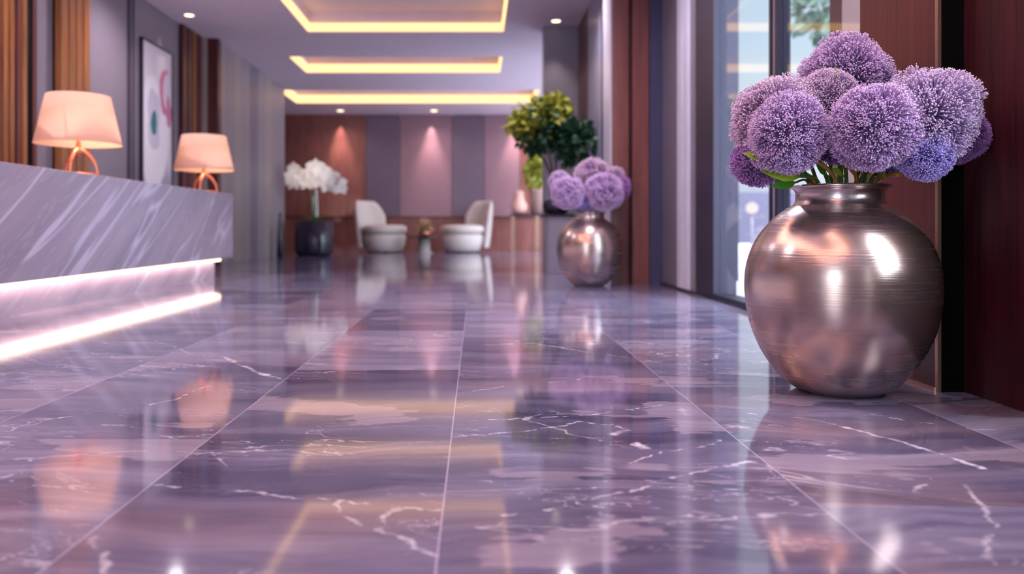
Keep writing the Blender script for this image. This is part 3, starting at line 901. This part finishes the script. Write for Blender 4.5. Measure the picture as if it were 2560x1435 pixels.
# leaves and ochre stems standing in the neck of the large vase
def sprig(off, tip, kind, w, lab, ln=None):
    base = Vector((VC.x + off[0] * .8, VC.y + off[1] * .8, .64))
    t = thing('leaf_sprig', lab, 'leaf', base, 0, 'leaves in the neck of the large vase')
    n = Vector((VC.x + off[0], VC.y + off[1], .712)) - base; e = Vector(tip) - base
    if kind == 'twig':
        obj('stem', tube(bmesh.new(), spline([(0, 0, 0), n, (n + e) / 2 + Vector((0, 0, .01)), e], 5), .005, 6, .009), M['twig'], t)
    else:
        m = n + (e - n) * .35
        obj('stem', tube(bmesh.new(), spline([(0, 0, 0), n, m], 5), .004, 6), M['stem'], t)
        bm = bmesh.new(); leaf(bm, m - (e - m) * .05, (e - m), (e - m).length * 1.05, w * 1.25, .05, nrm=(0.1, -1, .25)); obj('leaf_blade', bm, M[kind], t)
sp = [((-.10, -.05), (1862, 380, 2.53), 'leaf_lime', .035, 'lime green leaf curling up at the far left of the large bouquet'),
      ((-.10, -.06), (1905, 425, 2.55), 'leaf_lime', .045, 'broad lime green leaf below the left flower heads'),
      ((-.12, -.02), (1930, 465, 2.62), 'leaf_green', .03, 'dark green leaf drooping over the left of the vase rim'),
      ((-.11, -.05), (1965, 425, 2.58), 'twig', 0, 'ochre stem leaning left at the vase rim'),
      ((-.10, -.06), (1978, 415, 2.58), 'leaf_green', .02, 'narrow green leaf leaning left beside the ochre stems'),
      ((-.07, -.08), (2040, 405, 2.58), 'leaf_green', .03, 'green leaf fanning upward left of the middle of the rim'),
      ((-.055, -.09), (2036, 400, 2.57), 'twig', 0, 'upright ochre stem left of the middle of the rim'),
      ((-.02, -.10), (2080, 420, 2.57), 'leaf_lime', .02, 'short upright light green leaf at the middle of the rim'),
      ((.01, -.10), (2112, 410, 2.57), 'twig', 0, 'upright ochre stem at the middle of the rim'),
      ((.04, -.10), (2160, 425, 2.58), 'leaf_green', .04, 'broad bright green leaf right of the middle of the rim'),
      ((.08, -.07), (2215, 430, 2.56), 'leaf_yellow', .03, 'yellow green leaf leaning right at the vase rim'),
      ((.10, -.06), (2250, 436, 2.55), 'twig', 0, 'ochre stem leaning right at the vase rim'),
      ((.0, -.02), (2095, 165, 2.64), 'leaf_lime', .03, 'small green leaf peeping out under the top flower head')]
for off, (x, y, d), kind, w, lab in sp: sprig(off, px(x, y, d), kind, w, lab)

# ================================================================== TALL PLANT ON PLINTH
PD = 9.75
t = thing('plant_plinth', 'dark slate cabinet standing against the slate column behind the farther vase', 'cabinet', (px(1405, 0, PD).x, PD + .2, 0))
obj('body', B(-.17, .25, -.22, .22, 0, .70, .005), M['column'], t)
obj('cabinet_top', B(-.24, .27, -.24, .24, .70, .73, .004), M['dark_metal'], t)
pc = Vector((px(1392, 0, PD).x, PD + .15, .73))
t = thing('tall_plant', 'tall bushy green plant in a dark bowl on the slate cabinet', 'plant', pc)
bm = lathe(bmesh.new(), [(.10, 0), (.15, .02), (.165, .10), (.16, .17), (.15, .17), (.15, .15), (0.001, .15)], 40); obj('pot', bm, M['dark_glossy'], t)
bm = bmesh.new()
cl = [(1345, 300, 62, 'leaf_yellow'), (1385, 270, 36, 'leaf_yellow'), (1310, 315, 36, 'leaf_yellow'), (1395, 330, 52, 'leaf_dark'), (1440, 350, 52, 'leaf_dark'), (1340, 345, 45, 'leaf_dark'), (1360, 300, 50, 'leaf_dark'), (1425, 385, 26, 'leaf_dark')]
for (x, y, r, _) in cl:
    c = px(x, y, 9.7) - pc
    tube(bm, spline([(random.uniform(-.05, .05), random.uniform(-.05, .05), .14), (c.x * .15, c.y * .2, .45), (c.x * .6, c.y * .6, c.z * .75), c], 6), .010, 6, .006)
obj('stems', bm, M['bark'], t)
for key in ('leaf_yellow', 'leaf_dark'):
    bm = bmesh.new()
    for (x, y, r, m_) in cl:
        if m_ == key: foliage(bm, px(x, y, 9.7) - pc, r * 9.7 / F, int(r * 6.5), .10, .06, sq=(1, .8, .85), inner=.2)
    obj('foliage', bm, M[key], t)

# ================================================================== ORCHID
OD = 16.25
oc = Vector((px(785, 0, OD).x, OD, 0))
t = thing('potted_orchid', 'white orchid in a dark cylindrical planter by the end of the left wall', 'plant', oc)
bm = lathe(bmesh.new(), [(.30, 0), (.36, .03), (.385, .08), (.385, .70), (.36, .71), (.35, .66), (.001, .66)], 48); planter = obj('planter', bm, M['pot_blue'], t)
bm = bmesh.new(); lathe(bm, [(.35, .655), (.001, .67)], 32, False); obj('soil', bm, M['soil'], planter)
bm = bmesh.new()
for a, ln, w in ((15, .34, .15), (60, .28, .14), (160, .34, .15), (210, .3, .14), (300, .34, .15), (-20, .36, .15)):
    leaf(bm, (0, 0, .68), (math.cos(R(a)), math.sin(R(a)), .75), ln, w, .35, nrm=(0, 0, 1))
obj('leaves', bm, M['leaf_green'], t)
st = [[(0, 0, .66), (-.05, -.05, 1.1), (-.1, -.15, 1.55), (-.3, -.3, 1.72), (-.45, -.42, 1.55)], [(0, 0, .66), (.05, -.05, 1.1), (0, -.1, 1.6), (.25, -.1, 1.80), (.45, -.35, 1.52)]]
for s_ in st: obj('stem', tube(bmesh.new(), spline(s_, 7), .016, 7, .008), M['stem'], t)
obj('support', tube(bmesh.new(), [(.02, .03, .66), (.02, .03, 1.35)], .06, 10, .045), M['white_frame'], t)
def orchid_flower(bm, c, s, yaw, tilt):
    m = Matrix.Translation(c) @ Matrix.Rotation(yaw, 4, 'Z') @ Matrix.Rotation(tilt, 4, 'X')
    for a, l, w in ((90, 1, .6), (210, 1, .6), (330, 1, .6), (20, 1.05, 1.05), (160, 1.05, 1.05)):
        d = m.to_3x3() @ Vector((math.cos(R(a)), -.25, math.sin(R(a)))); n = m.to_3x3() @ Vector((0, -1, 0))
        leaf(bm, c, d, l * s, w * s, .12, nrm=n, fold=.05)
    leaf(bm, c, m.to_3x3() @ Vector((0, -.8, -.5)), s * .5, s * .4, .4)
for i, (x, y, s) in enumerate([(735, 425, .13), (745, 437, .14), (728, 440, .11), (735, 462, .12), (790, 420, .15), (805, 432, .15), (825, 445, .15), (845, 460, .14), (775, 448, .13), (755, 455, .12),
                  (800, 458, .13), (820, 470, .11), (850, 474, .11), (783, 434, .14), (768, 462, .12), (835, 455, .13), (732, 448, .12), (727, 456, .09)]):
    bm = bmesh.new(); orchid_flower(bm, px(x, y, OD - .45) - oc, s * 1.35, random.uniform(-.5, .5), random.uniform(-.3, .3))
    obj('blossom', bm, M['orchid'], t)

spot((-3.3, 8.8, CEIL - .03), 850, 9, 1.0, (1, .90, .82), tuple(oc + Vector((0, -.3, 1.65))), .03)  # added narrow spot to whiten the orchid, without a fixture of its own
# slim dark vase by the left wall
bm = lathe(bmesh.new(), [(.05, 0), (.065, .02), (.055, .35), (.035, .62), (.02, .80), (.026, .86), (.02, .86), (.015, .80)], 24)
o = obj('floor_vase', bm, M['dark_glossy'], None, (px(691, 0, 15.3).x + .07, 15.3, 0)); tag(o, 'slim dark tapering floor vase standing against the pale left wall', 'vase')

# ================================================================== LOUNGE
def armchair(loc, rz, label):
    t = thing('armchair', label, 'armchair', loc, rz, 'cream armchairs by the back wall')
    # opens toward +x
    bm = bmesh.new(); seg = 48
    def body(prof, sx=1.0, c=(0, 0)):
        lathe(bm, prof, seg, True, True, (c[0], c[1], 0))
    body([(.36, .02), (.42, .06), (.47, .20), (.49, .36), (.46, .42), (.40, .43)]); obj('base', bm, M['upholstery'], t)
    bm = bmesh.new(); body([(.40, .43), (.48, .45), (.515, .50), (.52, .55), (.49, .61), (.40, .635), (.2, .645)]); obj('seat_cushion', bm, M['upholstery'], t)
    bm = bmesh.new(); NA, NZ = 28, 16; rows = []
    for side in (0, 1):
        g = []
        for i in range(NA + 1):
            u = -1 + 2 * i / NA; a = PI + u * R(58)
            top = 1.22 - .75 * max(0, abs(u) - .45) ** 2 * 1.6
            col = []
            for j in range(NZ + 1):
                v = j / NZ; z = .10 + (top - .10) * v
                th = .045 + .035 * math.sin(PI * min(1, v * .95 + .05)) ** .5
                if v > .9: th *= math.sqrt(max(.05, 1 - ((v - .9) / .1) ** 2))
                r = .56 + .06 * v + (th if side else -th)
                if abs(u) > .9: r = .56 + .06 * v + (th if side else -th) * math.sqrt(max(.05, 1 - ((abs(u) - .9) / .1) ** 2))
                col.append(bm.verts.new((r * math.cos(a) - .03 - .05 * v, r * math.sin(a) * .92, z)))
            g.append(col)
        rows.append(g)
    for s_, g in enumerate(rows):
        for i in range(NA):
            for j in range(NZ):
                q = (g[i][j], g[i + 1][j], g[i + 1][j + 1], g[i][j + 1])
                f = bm.faces.new(q if s_ else q[::-1]); f.smooth = True
    a_, b_ = rows
    for i in range(NA):
        for j in (0, NZ):
            f = bm.faces.new((a_[i][j], a_[i + 1][j], b_[i + 1][j], b_[i][j])); f.smooth = True
    for i in (0, NA):
        for j in range(NZ):
            f = bm.faces.new((a_[i][j], a_[i][j + 1], b_[i][j + 1], b_[i][j])); f.smooth = True
    bmesh.ops.recalc_face_normals(bm, faces=bm.faces)
    obj('backrest', bm, M['upholstery'], t)
    for (x, y) in ((.25, .25), (.25, -.25), (-.25, .25), (-.25, -.25)):
        obj('foot', lathe(bmesh.new(), [(.02, 0), (.025, .03)], 12, True, True, (x, y, 0)), M['dark_metal'], t)
    return t
AD = 18.75
armchair((px(962, 0, AD).x, AD, 0), R(-35), 'cream shell armchair left of the low table, facing right')
armchair((px(1156, 0, AD).x, AD, 0), PI + R(35), 'cream shell armchair right of the low table, facing left')
tc = Vector((px(1060, 0, 18.1).x, 18.1, 0))
t = thing('low_table', 'low round dark table between the two cream armchairs', 'table', tc)
obj('tabletop', lathe(bmesh.new(), [(.38, .345), (.41, .35), (.415, .365), (.41, .38)], 48, True, True), M['dark_glossy'], t)
obj('pedestal', lathe(bmesh.new(), [(.2, 0), (.2, .015), (.14, .03), (.13, .345)], 32, True, True), M['beige_panel'], t)
t = thing('dried_arrangement', 'brownish dried flower arrangement in a bowl on the low round table', 'flowers', tc + Vector((0, 0, .38)))
obj('bowl', lathe(bmesh.new(), [(.06, 0), (.12, .03), (.17, .09), (.165, .09), (.11, .04), (.001, .03)], 28), M['copper'], t)
bm = bmesh.new(); foliage(bm, (0, 0, .22), .17, 260, .08, .05, inner=.1, sq=(1, 1, .9)); obj('dried_flowers', bm, M['dried'], t)
# console table
CD = 18.6
ca, cb = px(1275, 0, CD).x, px(1400, 0, CD).x
t = thing('console_table', 'dark console table with slim bronze legs near the back wall', 'table', ((ca + cb) / 2, CD, 0))
hw = (cb - ca) / 2
obj('tabletop', B(-hw, hw, -.22, .22, .85, .90, .005), M['dark_metal'], t)
for (x, y) in ((-hw + .06, -.18), (-hw + .06, .18), (hw - .06, -.18), (hw - .06, .18), (-hw + .62, -.18), (-hw + .62, .18)):
    obj('leg', B(x - .035, x + .035, y - .02, y + .02, 0, .85), M['brass'], t)
bm = lathe(bmesh.new(), [(.10, 0), (.17, .04), (.20, .13), (.19, .22), (.14, .32), (.12, .40), (.125, .46), (.10, .53), (.05, .55), (.001, .551)], 36)
o = obj('ceramic_jar', bm, M['blush'], None, (px(1298, 0, CD).x, CD, .90)); tag(o, 'blush pink lidded ceramic jar on the left end of the console table', 'jar')
t = thing('potted_plant', 'leafy light green plant in a clay pot on the console table', 'plant', (px(1343, 0, CD).x, CD, .90))
obj('pot', lathe(bmesh.new(), [(.15, 0), (.19, .5), (.21, .52), (.21, .56), (.185, .56), (.18, .50), (.001, .50)], 32), M['pot_clay'], t)
bm = bmesh.new(); foliage(bm, (0, 0, .98), .36, 420, .16, .09, sq=(.8, .8, 1.05), inner=.05); obj('foliage', bm, M['leaf_yellow'], t)
obj('stem', tube(bmesh.new(), [(0, 0, .50), (0, 0, .95)], .015), M['stem'], t)
